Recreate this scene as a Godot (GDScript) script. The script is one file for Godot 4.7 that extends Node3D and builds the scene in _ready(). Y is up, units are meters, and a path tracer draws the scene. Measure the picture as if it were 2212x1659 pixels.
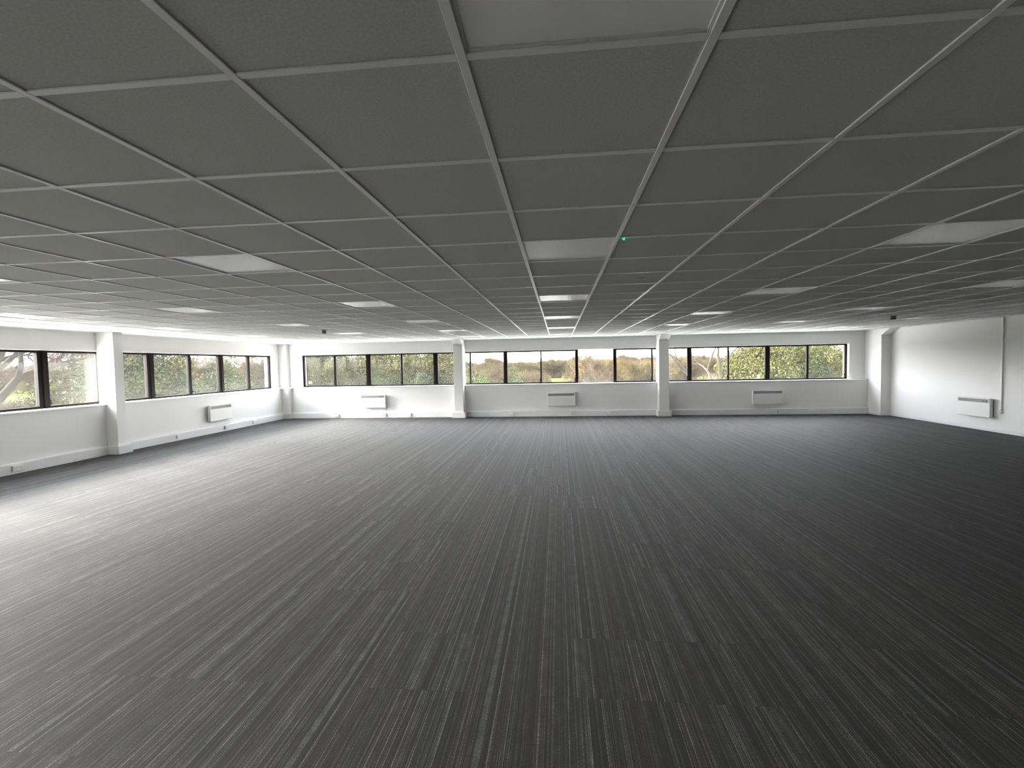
extends Node3D

# ---------------------------------------------------------------- room measures (metres)
const CEIL := 2.3684            # underside of the ceiling grid
const Z_BACK := -14.576         # upper face of the far wall
const X_LEFT := -8.907          # upper face of the window wall on the left
const X_RIGHT := 9.015
const Z_FRONT := 4.2            # wall behind the camera
const STEP := 0.14              # the wall below the sills is this much thicker
const Z_LOW := Z_BACK + STEP
const X_LOW := X_LEFT + STEP
const SILL := 0.985
const HEAD := 2.006
const WALL := 0.3
const CELL := 0.6
const GRID_X := -0.3764         # grid origin in cells
const GRID_Z := 1.9822
const GROUND := -3.7            # the room is one floor up

var M := {}
var taken := {}
var cam: Camera3D
var clump_leaf: ArrayMesh
var clump_twig: ArrayMesh
var clump_needle: ArrayMesh
var clump_grass: ArrayMesh

# ---------------------------------------------------------------- mesh helpers
func mb() -> SurfaceTool:
	var st := SurfaceTool.new()
	st.begin(Mesh.PRIMITIVE_TRIANGLES)
	return st

func vert(st: SurfaceTool, p: Vector3, n: Vector3, uv: Vector2) -> void:
	st.set_normal(n)
	st.set_uv(uv)
	st.add_vertex(p)

func flat_uv(p: Vector3, n: Vector3) -> Vector2:
	var a := n.abs()
	if a.y >= a.x and a.y >= a.z:
		return Vector2(p.x, p.z)
	if a.x >= a.z:
		return Vector2(p.z, -p.y)
	return Vector2(p.x, -p.y)

func tri(st: SurfaceTool, a: Vector3, b: Vector3, c: Vector3, n: Vector3) -> void:
	if (b - a).cross(c - a).dot(n) > 0.0:
		var t := b
		b = c
		c = t
	vert(st, a, n, flat_uv(a, n))
	vert(st, b, n, flat_uv(b, n))
	vert(st, c, n, flat_uv(c, n))

func quad(st: SurfaceTool, a: Vector3, b: Vector3, c: Vector3, d: Vector3, n: Vector3) -> void:
	tri(st, a, b, c, n)
	tri(st, a, c, d, n)

func box(st: SurfaceTool, lo: Vector3, hi: Vector3, bevel := 0.0) -> void:
	# a box between two corners, its edges chamfered when bevel > 0
	var c := (lo + hi) * 0.5
	var h := ((hi - lo) * 0.5).abs()
	var b := minf(bevel, minf(h.x, minf(h.y, h.z)) * 0.9)
	for ax in 3:
		var u := (ax + 1) % 3
		var v := (ax + 2) % 3
		for s in [-1.0, 1.0]:
			var n := Vector3.ZERO
			n[ax] = s
			var q := []
			for k in [[-1, -1], [1, -1], [1, 1], [-1, 1]]:
				var p := Vector3.ZERO
				p[ax] = s * h[ax]
				p[u] = k[0] * (h[u] - b)
				p[v] = k[1] * (h[v] - b)
				q.append(c + p)
			quad(st, q[0], q[1], q[2], q[3], n)
	if b <= 0.0:
		return
	for ax in 3:
		var u := (ax + 1) % 3
		var v := (ax + 2) % 3
		for su in [-1.0, 1.0]:
			for sv in [-1.0, 1.0]:
				var n := Vector3.ZERO
				n[u] = su
				n[v] = sv
				n = n.normalized()
				var q := []
				for k in [[-1, 0], [1, 0], [1, 1], [-1, 1]]:
					var p := Vector3.ZERO
					p[ax] = k[0] * (h[ax] - b)
					p[u] = su * (h[u] - (b if k[1] else 0.0))
					p[v] = sv * (h[v] - (0.0 if k[1] else b))
					q.append(c + p)
				quad(st, q[0], q[1], q[2], q[3], n)
	for sx in [-1.0, 1.0]:
		for sy in [-1.0, 1.0]:
			for sz in [-1.0, 1.0]:
				var s := Vector3(sx, sy, sz)
				tri(st, c + s * Vector3(h.x, h.y - b, h.z - b), c + s * Vector3(h.x - b, h.y, h.z - b), c + s * Vector3(h.x - b, h.y - b, h.z), s.normalized())

func tube(st: SurfaceTool, a: Vector3, b: Vector3, ra: float, rb: float, sides := 5, cap := false) -> void:
	var d := (b - a).normalized()
	var u := d.cross(Vector3.UP if absf(d.y) < 0.9 else Vector3.RIGHT).normalized()
	var v := d.cross(u)
	for i in sides:
		var a0 := TAU * i / sides
		var a1 := TAU * (i + 1) / sides
		var n0 := u * cos(a0) + v * sin(a0)
		var n1 := u * cos(a1) + v * sin(a1)
		var p := [[a + n0 * ra, n0], [a + n1 * ra, n1], [b + n1 * rb, n1], [b + n0 * rb, n0]]
		for t in [[0, 1, 2], [0, 2, 3]]:
			var o: Array = t.duplicate()
			if (p[o[1]][0] - p[o[0]][0]).cross(p[o[2]][0] - p[o[0]][0]).dot(n0 + n1) > 0.0:
				o = [t[0], t[2], t[1]]
			for k in o:
				vert(st, p[k][0], p[k][1], Vector2(0, 0))
		if cap:
			tri(st, b, b + n0 * rb, b + n1 * rb, d)
			tri(st, a, a + n0 * ra, a + n1 * ra, -d)

func lathe(st: SurfaceTool, at: Vector3, profile: Array, sides := 24) -> void:
	# profile: Vector2(radius, y); smooth round, faceted along
	for k in profile.size() - 1:
		var p0: Vector2 = profile[k]
		var p1: Vector2 = profile[k + 1]
		var sl := Vector2(p1.y - p0.y, -(p1.x - p0.x))
		if sl.length() < 1e-7:
			continue
		sl = sl.normalized()
		for i in sides:
			var a0 := TAU * i / sides
			var a1 := TAU * (i + 1) / sides
			var d0 := Vector3(cos(a0), 0, sin(a0))
			var d1 := Vector3(cos(a1), 0, sin(a1))
			var n := ((d0 + d1).normalized() * sl.x + Vector3.UP * sl.y).normalized()
			quad(st, at + d0 * p0.x + Vector3.UP * p0.y, at + d1 * p0.x + Vector3.UP * p0.y, at + d1 * p1.x + Vector3.UP * p1.y, at + d0 * p1.x + Vector3.UP * p1.y, n)

func prism(st: SurfaceTool, poly: PackedVector2Array, lo: float, hi: float, axis := 0) -> void:
	# extrude a convex outline along an axis. axis 0: poly is (z, y), axis 2: poly is (x, y), axis 1: poly is (x, z)
	var mk := func(p: Vector2, t: float) -> Vector3:
		if axis == 0:
			return Vector3(t, p.y, p.x)
		if axis == 1:
			return Vector3(p.x, t, p.y)
		return Vector3(p.x, p.y, t)
	var mid := Vector2.ZERO
	for p in poly:
		mid += p
	mid /= poly.size()
	for i in poly.size():
		var a := poly[i]
		var b := poly[(i + 1) % poly.size()]
		if a.distance_to(b) < 1e-6:
			continue
		var n2 := Vector2(b.y - a.y, a.x - b.x).normalized()
		if n2.dot((a + b) * 0.5 - mid) < 0.0:
			n2 = -n2
		var n: Vector3 = mk.call(n2, 0.0)
		quad(st, mk.call(a, lo), mk.call(b, lo), mk.call(b, hi), mk.call(a, hi), n)
	for e in [lo, hi]:
		var n3 := Vector3.ZERO
		n3[axis] = -1.0 if e == lo else 1.0
		for i in range(1, poly.size() - 1):
			tri(st, mk.call(poly[0], e), mk.call(poly[i], e), mk.call(poly[i + 1], e), n3)

# ---------------------------------------------------------------- scene helpers
func numbered(called: String) -> String:
	if not taken.has(called):
		taken[called] = 0
		return called
	taken[called] += 1
	return "%s_%03d" % [called, taken[called]]

func obj(called: String, st: SurfaceTool, m: Material, parent: Node3D = self) -> MeshInstance3D:
	var o := MeshInstance3D.new()
	o.mesh = st.commit()
	o.material_override = m
	o.name = numbered(called) if parent == self else called
	parent.add_child(o, true)
	return o

func inst(called: String, mesh: Mesh, m: Material, at: Vector3, parent: Node3D) -> MeshInstance3D:
	var o := MeshInstance3D.new()
	o.mesh = mesh
	o.material_override = m
	o.name = called
	o.position = at
	parent.add_child(o, true)
	return o

func tag(o: Node3D, label: String, category: String, group := "") -> Node3D:
	o.set_meta("label", label)
	o.set_meta("category", category)
	if group:
		o.set_meta("group", group)
	return o

func thing(called: String, label: String, category: String, at := Vector3.ZERO, turn := 0.0, group := "") -> Node3D:
	var o := Node3D.new()
	o.name = numbered(called)
	add_child(o)
	o.position = at
	o.rotation.y = turn
	return tag(o, label, category, group)

func struct_node(called: String) -> Node3D:
	var o := Node3D.new()
	o.name = called
	add_child(o)
	o.set_meta("kind", "structure")
	return o

func struct(called: String, st: SurfaceTool, m: Material) -> MeshInstance3D:
	var o := obj(called, st, m)
	o.set_meta("kind", "structure")
	return o

func copy(o: Node3D, called: String) -> Node3D:
	var c: Node3D = o.duplicate()
	c.name = numbered(called)
	add_child(c)
	return c

func mat(c: Color, rough := 0.7, spec := 0.5, metal := 0.0) -> StandardMaterial3D:
	# c holds linear base colour
	var m := StandardMaterial3D.new()
	m.albedo_color = c.linear_to_srgb()
	m.roughness = rough
	m.metallic_specular = spec
	m.metallic = metal
	return m

func noise_tex(freq: float, lo: Color, hi: Color, seed_: int, size := 512, octaves := 4) -> NoiseTexture2D:
	var n := FastNoiseLite.new()
	n.seed = seed_
	n.frequency = freq
	n.fractal_octaves = octaves
	var g := Gradient.new()
	g.set_color(0, lo.linear_to_srgb())
	g.set_color(1, hi.linear_to_srgb())
	var t := NoiseTexture2D.new()
	t.width = size
	t.height = size
	t.seamless = true
	t.noise = n
	t.color_ramp = g
	return t

# ---------------------------------------------------------------- materials
func carpet_image(w: int, h: int) -> Array:
	# loop-pile carpet, ribs running along v; one pixel is about one millimetre. Returns colour and height pictures
	var rng := RandomNumberGenerator.new()
	rng.seed = 41
	var tone := PackedFloat32Array()
	var rib := PackedFloat32Array()
	var hue := PackedFloat32Array()
	tone.resize(w)
	rib.resize(w)
	hue.resize(w)
	var x := 0
	while x < w:
		# a band of ribs that share a tone
		var band := rng.randi_range(14, 70)
		var bt := rng.randf_range(-0.3, 0.3)
		var bh := rng.randf_range(-1.0, 1.0)
		var e := mini(w, x + band)
		while x < e:
			var rw := rng.randi_range(4, 6)
			var r := rng.randf()
			var rt := bt + rng.randf_range(-0.6, 0.6)
			if r < 0.06:
				rt = 1.0
			elif r < 0.2:
				rt = -1.0
			for k in rw:
				if x + k < w:
					tone[x + k] = rt
					hue[x + k] = bh
					rib[x + k] = sin(PI * (k + 0.5) / rw)
			x += rw
	var col := PackedByteArray()
	var hgt := PackedByteArray()
	col.resize(w * h * 3)
	hgt.resize(w * h)
	var n1 := FastNoiseLite.new()
	n1.seed = 5
	n1.frequency = 0.05
	n1.fractal_octaves = 1
	var n2 := FastNoiseLite.new()
	n2.seed = 9
	n2.frequency = 0.006
	n2.fractal_octaves = 2
	for y in h:
		for xx in w:
			var t := tone[xx]
			# the yarn changes shade along each rib, loop by loop
			t += 0.55 * n1.get_noise_2d(xx * 6.0, y * 1.6) + 0.35 * n2.get_noise_2d(xx * 3.0, y)
			t += rng.randf_range(-0.3, 0.3)
			var v := 0.024 * exp(1.6 * t) * (0.3 + 0.7 * rib[xx])
			if rng.randf() < 0.002:
				v *= 3.5
			v = clampf(v, 0.004, 0.5)
			var s := pow(v, 1.0 / 2.2)
			var hh := hue[xx] * 0.03
			var i := (y * w + xx) * 3
			col[i] = int(clampf(s * (0.995 + hh), 0, 1) * 255.0)
			col[i + 1] = int(clampf(s * 1.0, 0, 1) * 255.0)
			col[i + 2] = int(clampf(s * (0.995 - hh), 0, 1) * 255.0)
			hgt[y * w + xx] = int(clampf(0.75 * rib[xx] + 0.25 * rng.randf(), 0, 1) * 255.0)
	return [Image.create_from_data(w, h, false, Image.FORMAT_RGB8, col), Image.create_from_data(w, h, false, Image.FORMAT_L8, hgt)]

func materials() -> void:
	M.wall = mat(Color(0.74, 0.738, 0.728), 0.55, 0.4)
	M.gloss_white = mat(Color(0.84, 0.84, 0.83), 0.3, 0.5)
	M.trunking = mat(Color(0.70, 0.70, 0.715), 0.35, 0.5)
	M.sill = mat(Color(0.88, 0.88, 0.86), 0.28, 0.5)
	M.tile = mat(Color(0.66, 0.665, 0.64), 0.95, 0.2)
	M.tile.albedo_texture = noise_tex(0.09, Color(0.82, 0.82, 0.82), Color(1, 1, 1), 3)
	M.tile.uv1_scale = Vector3(2.0, 2.0, 2.0)
	M.tee = mat(Color(0.84, 0.845, 0.84), 0.32, 0.6)
	M.diffuser = mat(Color(0.95, 0.955, 0.96), 0.25, 0.6)
	M.light_frame = mat(Color(0.7, 0.7, 0.7), 0.35, 0.5)
	M.plenum = mat(Color(0.2, 0.2, 0.2), 0.9, 0.1)
	M.frame = mat(Color(0.009, 0.006, 0.005), 0.6, 0.25)
	M.gasket = mat(Color(0.008, 0.008, 0.008), 0.6, 0.3)
	M.handle = mat(Color(0.03, 0.028, 0.026), 0.3, 0.5)
	M.glass = StandardMaterial3D.new()
	M.glass.albedo_color = Color(1, 1, 1, 0.04)
	M.glass.transparency = BaseMaterial3D.TRANSPARENCY_ALPHA
	M.glass.roughness = 0.0
	M.glass.metallic_specular = 0.2
	M.heater = mat(Color(0.76, 0.76, 0.745), 0.35, 0.5)
	M.grille = mat(Color(0.36, 0.37, 0.37), 0.45, 0.5)
	M.grille_dark = mat(Color(0.10, 0.10, 0.10), 0.6, 0.3)
	M.socket = mat(Color(0.74, 0.74, 0.73), 0.3, 0.5)
	M.dark = mat(Color(0.02, 0.02, 0.02), 0.5, 0.4)
	M.grey_plastic = mat(Color(0.22, 0.22, 0.215), 0.4, 0.5)
	M.sticker = mat(Color(0.9, 0.9, 0.9), 0.5, 0.4)
	M.concrete = mat(Color(0.35, 0.34, 0.32), 0.9, 0.2)
	M.brick_outside = mat(Color(0.25, 0.14, 0.1), 0.9, 0.2)
	M.led = mat(Color(0.02, 0.3, 0.1), 0.3, 0.5)
	M.led.emission_enabled = true
	M.led.emission = Color(0.05, 1.0, 0.42)
	M.led.emission_energy_multiplier = 0.12
	var im := carpet_image(2048, 1024)
	M.carpet = StandardMaterial3D.new()
	M.carpet.albedo_texture = ImageTexture.create_from_image(im[0])
	M.carpet.roughness = 0.8
	M.carpet.clearcoat_enabled = true
	M.carpet.clearcoat = 0.1
	M.carpet.clearcoat_roughness = 0.8
	M.carpet.metallic_specular = 0.47
	M.carpet.heightmap_enabled = true
	M.carpet.heightmap_texture = ImageTexture.create_from_image(im[1])
	M.carpet.heightmap_scale = 0.07
	# outdoors
	M.bark = mat(Color(0.015, 0.013, 0.01), 0.9, 0.2)
	M.bark_pale = mat(Color(0.021, 0.018, 0.013), 0.9, 0.2)
	for k in ["leaf", "twig"]:
		var m := StandardMaterial3D.new()
		m.vertex_color_use_as_albedo = true
		m.roughness = 0.8
		m.metallic_specular = 0.2
		M[k] = m
	M.ground = mat(Color(1, 1, 1), 0.95, 0.1)
	M.ground.albedo_texture = noise_tex(0.02, Color(0.035, 0.034, 0.016), Color(0.055, 0.056, 0.02), 21)
	M.ground.uv1_scale = Vector3(0.04, 0.04, 0.04)
	M.gravel = mat(Color(1, 1, 1), 0.95, 0.2)
	M.gravel.albedo_texture = noise_tex(0.06, Color(0.40, 0.39, 0.36), Color(0.53, 0.52, 0.48), 25)
	M.gravel.uv1_scale = Vector3(0.3, 0.3, 0.3)
	M.pasture = mat(Color(1, 1, 1), 0.95, 0.1)
	M.pasture.albedo_texture = noise_tex(0.03, Color(0.04, 0.052, 0.008), Color(0.054, 0.066, 0.011), 22)
	M.pasture.uv1_scale = Vector3(0.03, 0.03, 0.03)
	M.gold = mat(Color(1, 1, 1), 0.95, 0.1)
	M.gold.albedo_texture = noise_tex(0.05, Color(0.045, 0.04, 0.016), Color(0.062, 0.054, 0.022), 23)
	M.gold.uv1_scale = Vector3(0.05, 0.05, 0.05)
	M.hill = mat(Color(1, 1, 1), 0.95, 0.1)
	M.hill.albedo_texture = noise_tex(0.03, Color(0.035, 0.034, 0.016), Color(0.055, 0.056, 0.02), 24)
	M.hill.uv1_scale = Vector3(0.01, 0.01, 0.01)

# ---------------------------------------------------------------- the room
func in_view(p: Vector3) -> bool:
	var q := cam.transform.affine_inverse() * p
	if q.z > -0.05:
		return false
	var t := tan(deg_to_rad(cam.fov * 0.5))
	return absf(q.y / -q.z) < t * 1.02 and absf(q.x / -q.z) < t * 1.3334 * 1.02

func tile_mesh(half: Vector2, thick: float, bevel: float, up: float, uv_at: Vector2, uv_per_m: Vector2, turn := 0) -> ArrayMesh:
	# a slab whose visible face looks up (1) or down (-1) and lies at y = 0
	var st := mb()
	tile_into(st, Vector3.ZERO, half, thick, bevel, up, uv_at, uv_per_m, turn)
	return st.commit()

func tile_into(st: SurfaceTool, at: Vector3, half: Vector2, thick: float, bevel: float, up: float, uv_at: Vector2, uv_per_m: Vector2, _turn := 0) -> void:
	var ring := []
	for lv in [[0.0, bevel], [bevel, 0.0], [thick, 0.0]]:
		var r := []
		for s in [[-1, -1], [1, -1], [1, 1], [-1, 1]]:
			r.append(at + Vector3(s[0] * (half.x - lv[1]), -up * lv[0], s[1] * (half.y - lv[1])))
		ring.append(r)
	var put := func(a: Vector3, b: Vector3, c: Vector3, n: Vector3):
		if (b - a).cross(c - a).dot(n) > 0.0:
			var t := b
			b = c
			c = t
		for p in [a, b, c]:
			vert(st, p, n, uv_at + Vector2((p.x - at.x + half.x) * uv_per_m.x, (p.z - at.z + half.y) * uv_per_m.y))
	put.call(ring[0][0], ring[0][1], ring[0][2], Vector3(0, up, 0))
	put.call(ring[0][0], ring[0][2], ring[0][3], Vector3(0, up, 0))
	for k in 2:
		for i in 4:
			var j := (i + 1) % 4
			var out: Vector3 = (ring[1][i] + ring[1][j]) * 0.5 - at
			out.y = 0
			out = out.normalized()
			var n: Vector3 = (out + Vector3(0, up, 0)).normalized() if k == 0 else out
			put.call(ring[k][i], ring[k][j], ring[k + 1][j], n)
			put.call(ring[k][i], ring[k + 1][j], ring[k + 1][i], n)

func build_floor() -> void:
	var fl := struct_node("floor")
	var st := mb()
	box(st, Vector3(X_LEFT - WALL, -0.35, Z_BACK - WALL), Vector3(X_RIGHT + WALL, -0.008, Z_FRONT + WALL))
	obj("floor_slab", st, M.concrete, fl)
	var rng := RandomNumberGenerator.new()
	rng.seed = 77
	var cells := []
	var x0 := X_LOW
	while x0 < X_RIGHT - 0.01:
		var kx := floori((x0 - 0.02) / 0.5 + 1e-4) + 1
		var x1 := minf(X_RIGHT, kx * 0.5 + 0.02)
		if x1 - x0 < 0.005:
			x1 = minf(X_RIGHT, x1 + 0.5)
		var z0 := Z_LOW
		while z0 < Z_FRONT - 0.01:
			var kz := floori((z0 + 0.24) / 0.5 + 1e-4) + 1
			var z1 := minf(Z_FRONT, kz * 0.5 - 0.24)
			if z1 - z0 < 0.005:
				z1 = minf(Z_FRONT, z1 + 0.5)
			var c := Vector3((x0 + x1) * 0.5, 0, (z0 + z1) * 0.5)
			var d := c.distance_to(cam.position)
			cells.append({"c": c, "h": Vector2((x1 - x0) * 0.5, (z1 - z0) * 0.5), "s": (d if in_view(c) else 1000.0 + d), "k": posmod(kx * 7, 12) if rng.randf() < 0.78 else rng.randi_range(0, 11)})
			z0 = z1
		x0 = x1
	cells.sort_custom(func(a, b): return a.s < b.s)
	var variants := []
	for k in 12:
		variants.append(tile_mesh(Vector2(0.2499, 0.2499), 0.008, 0.0003, 1.0, Vector2(k * 0.0877, k * 0.37), Vector2(0.5, 1.0)))
	var rest := mb()
	var made := 0
	for c in cells:
		if made < 300 and c.h.x > 0.24 and c.h.y > 0.24:
			inst("carpet_tile", variants[c.k], M.carpet, c.c, fl)
			made += 1
		else:
			tile_into(rest, c.c, c.h - Vector2(0.0001, 0.0001), 0.008, 0.0003, 1.0, Vector2(c.k * 0.0877, c.k * 0.37), Vector2(0.5, 1.0))
	var o := obj("carpet_tiles", rest, M.carpet, fl)
	o.set_meta("kind", "stuff")

func gx(i: float) -> float:
	return (GRID_X + i) * CELL

func gz(j: float) -> float:
	return -(GRID_Z + j) * CELL

func is_light(i: int, j: int) -> bool:
	return posmod(i, 4) == 0 and posmod(j, 4) == 3 and i >= -12 and i <= 12 and j >= -5 and j <= 19

func build_ceiling() -> void:
	var ce := struct_node("ceiling")
	var st := mb()
	box(st, Vector3(X_LEFT - WALL, 2.95, Z_BACK - WALL), Vector3(X_RIGHT + WALL, 3.2, Z_FRONT + WALL))
	obj("ceiling_slab", st, M.plenum, ce)
	var xs := [X_LEFT]
	for i in range(-14, 16):
		xs.append(gx(i))
	xs.append(X_RIGHT)
	var zs := [Z_BACK]
	for j in range(22, -10, -1):
		if gz(j) < Z_FRONT - 0.03:
			zs.append(gz(j))
	zs.append(Z_FRONT)
	var cells := []
	for a in xs.size() - 1:
		for b in zs.size() - 1:
			var i := a - 15
			var j := 22 - b
			if is_light(i, j):
				continue
			var c := Vector3((xs[a] + xs[a + 1]) * 0.5, CEIL + 0.006, (zs[b] + zs[b + 1]) * 0.5)
			var d := c.distance_to(cam.position)
			var whole: bool = a > 0 and b > 0 and a < xs.size() - 2 and b < zs.size() - 2
			cells.append({"c": c, "h": Vector2((xs[a + 1] - xs[a]) * 0.5 - 0.003, (zs[b + 1] - zs[b]) * 0.5 - 0.003), "s": (d if in_view(c) or d < 2.2 else 1000.0 + d), "w": whole})
	cells.sort_custom(func(a, b): return a.s < b.s)
	var rng := RandomNumberGenerator.new()
	rng.seed = 5
	var variants := []
	for k in 8:
		variants.append(tile_mesh(Vector2(0.297, 0.297), 0.014, 0.001, -1.0, Vector2(k * 0.31, k * 0.17), Vector2(1, 1)))
	var rest := mb()
	var made := 0
	for c in cells:
		if made < 300 and c.w:
			inst("ceiling_tile", variants[rng.randi_range(0, 7)], M.tile, c.c, ce)
			made += 1
		else:
			tile_into(rest, c.c, c.h, 0.014, 0.001, -1.0, Vector2(c.c.x, c.c.z), Vector2(1, 1))
	obj("ceiling_tiles", rest, M.tile, ce).set_meta("kind", "stuff")
	# the exposed grid: long main tees run towards the far windows, short cross tees between them
	for a in range(1, xs.size() - 1):
		var t := mb()
		box(t, Vector3(xs[a] - 0.012, CEIL, Z_BACK), Vector3(xs[a] + 0.012, CEIL + 0.006, Z_FRONT), 0.0012)
		box(t, Vector3(xs[a] - 0.002, CEIL + 0.005, Z_BACK), Vector3(xs[a] + 0.002, CEIL + 0.04, Z_FRONT))
		obj("main_tee", t, M.tee, ce)
	for b in range(1, zs.size() - 1):
		var t := mb()
		for a in xs.size() - 1:
			var l: float = xs[a] + (0.0125 if a > 0 else 0.0)
			var r: float = xs[a + 1] - (0.0125 if a < xs.size() - 2 else 0.0)
			box(t, Vector3(l, CEIL + 0.0006, zs[b] - 0.012), Vector3(r, CEIL + 0.006, zs[b] + 0.012), 0.0012)
		obj("cross_tee", t, M.tee, ce)
	# wall angle round the edge
	for e in [[Vector3(X_LEFT, CEIL - 0.001, Z_BACK), Vector3(X_LEFT + 0.022, CEIL + 0.0055, Z_FRONT)], [Vector3(X_RIGHT - 0.022, CEIL - 0.001, Z_BACK), Vector3(X_RIGHT, CEIL + 0.0055, Z_FRONT)],
			[Vector3(X_LEFT, CEIL - 0.001, Z_BACK), Vector3(X_RIGHT, CEIL + 0.0055, Z_BACK + 0.022)], [Vector3(X_LEFT, CEIL - 0.001, Z_FRONT - 0.022), Vector3(X_RIGHT, CEIL + 0.0055, Z_FRONT)]]:
		var t := mb()
		box(t, e[0], e[1], 0.001)
		obj("wall_angle", t, M.tee, ce)
	# a thin black mark on one tile
	var sm := mb()
	box(sm, Vector3(0.712, CEIL + 0.0052, -4.487), Vector3(0.795, CEIL + 0.0062, -4.474))
	obj("scuff_mark", sm, M.dark, ce)

func build_walls() -> void:
	var top := 2.96
	# far wall with its ribbon of windows
	var w := mb()
	box(w, Vector3(X_LEFT - WALL, -0.3, Z_BACK - WALL), Vector3(X_RIGHT + WALL, SILL - 0.03, Z_LOW))
	box(w, Vector3(X_LEFT - WALL, HEAD, Z_BACK - WALL), Vector3(X_RIGHT + WALL, top, Z_BACK))
	box(w, Vector3(X_LEFT - WALL, SILL - 0.03, Z_BACK - WALL), Vector3(-8.24, HEAD, Z_BACK))
	box(w, Vector3(8.33, SILL - 0.03, Z_BACK - WALL), Vector3(X_RIGHT + WALL, HEAD, Z_BACK))
	struct("wall_back", w, M.wall)
	# window wall on the left
	w = mb()
	box(w, Vector3(X_LEFT - WALL, -0.3, Z_LOW), Vector3(X_LOW, SILL - 0.03, Z_FRONT))
	box(w, Vector3(X_LEFT - WALL, HEAD, Z_BACK), Vector3(X_LEFT, top, Z_FRONT))
	box(w, Vector3(X_LEFT - WALL, SILL - 0.03, Z_BACK), Vector3(X_LEFT, HEAD, -14.125))
	box(w, Vector3(X_LEFT - WALL, SILL - 0.03, 3.2), Vector3(X_LEFT, HEAD, Z_FRONT))
	struct("wall_left", w, M.wall)
	w = mb()
	box(w, Vector3(X_RIGHT, -0.3, Z_BACK), Vector3(X_RIGHT + WALL, top, Z_FRONT))
	struct("wall_right", w, M.wall)
	w = mb()
	box(w, Vector3(X_LEFT - WALL, -0.3, Z_FRONT), Vector3(X_RIGHT + WALL, top, Z_FRONT + WALL))
	struct("wall_front", w, M.wall)
	# the storey below, so that the building stands on the ground
	w = mb()
	box(w, Vector3(X_LEFT - WALL, GROUND - 0.2, Z_BACK - WALL), Vector3(X_RIGHT + WALL, -0.36, Z_FRONT + WALL))
	struct("wall_below", w, M.brick_outside)
	# sill boards
	w = mb()
	box(w, Vector3(X_LOW, SILL - 0.03, Z_BACK - 0.08), Vector3(X_RIGHT, SILL, Z_LOW + 0.02), 0.006)
	struct("trim_1", w, M.sill)
	w = mb()
	box(w, Vector3(X_LEFT - 0.08, SILL - 0.03, Z_BACK), Vector3(X_LOW + 0.02, SILL, Z_FRONT), 0.006)
	struct("trim_2", w, M.sill)

# a bank of windows along one wall. marks: [place, half width] of the mullions; u runs along the wall
func window_bank(called: String, along_x: bool, plane: float, u0: float, u1: float, marks: Array, bare: Array, stub0: bool, stub1: bool) -> Node3D:
	var n := struct_node(called)
	var out := -1.0
	var mk := func(st: SurfaceTool, a0: float, y0: float, d0: float, a1: float, y1: float, d1: float, b: float):
		# d is the depth outwards from the plane
		if along_x:
			box(st, Vector3(a0, y0, plane + out * d1), Vector3(a1, y1, plane + out * d0), b)
		else:
			box(st, Vector3(plane + out * d1, y0, a0), Vector3(plane + out * d0, y1, a1), b)
	var depth := 0.075
	var edges := [u0]
	for m in marks:
		edges.append(m[0])
	edges.append(u1)
	# end posts
	for e in [[u0, u0 + 0.055, stub0], [u1 - 0.055, u1, stub1]]:
		if e[2]:
			var p := mb()
			mk.call(p, e[0], SILL, 0.0, e[1], HEAD, depth, 0.004)
			obj("frame_post", p, M.frame, n)
	for m in marks:
		var p := mb()
		mk.call(p, m[0] - m[1], SILL, -0.012 if m[1] > 0.05 else 0.0, m[0] + m[1], HEAD, depth, 0.006)
		if m[1] > 0.05:
			# the cover strip down the middle of a coupled mullion
			mk.call(p, m[0] - 0.018, SILL, -0.028, m[0] + 0.018, HEAD, -0.012, 0.004)
		obj("mullion", p, M.frame, n)
	for k in edges.size() - 1:
		var a: float = edges[k] + (marks[k - 1][1] if k > 0 else (0.055 if stub0 else 0.0))
		var b: float = edges[k + 1] - (marks[k][1] if k < marks.size() else (0.055 if stub1 else 0.0))
		if b - a < 0.02:
			continue
		if not k in bare:
			var r := mb()
			mk.call(r, a, HEAD - 0.042, 0.0, b, HEAD, depth, 0.004)
			obj("head_rail", r, M.frame, n)
			r = mb()
			mk.call(r, a, SILL, 0.0, b, SILL + 0.042, depth, 0.004)
			obj("bottom_rail", r, M.frame, n)
			if b - a > 0.5:
				# sash stay and catch low on the post
				r = mb()
				var s: float = b - 0.012
				mk.call(r, s - 0.016, SILL + 0.05, -0.006, s + 0.012, SILL + 0.16, 0.012, 0.004)
				mk.call(r, s - 0.01, SILL + 0.08, -0.03, s + 0.006, SILL + 0.1, -0.004, 0.004)
				obj("window_catch", r, M.handle, n)
		var g := mb()
		mk.call(g, a - 0.008, SILL + (0.0 if k in bare else 0.036), 0.032, b + 0.008, HEAD - (0.0 if k in bare else 0.036), 0.038, 0.0)
		obj("pane", g, M.glass, n)
	return n

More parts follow.
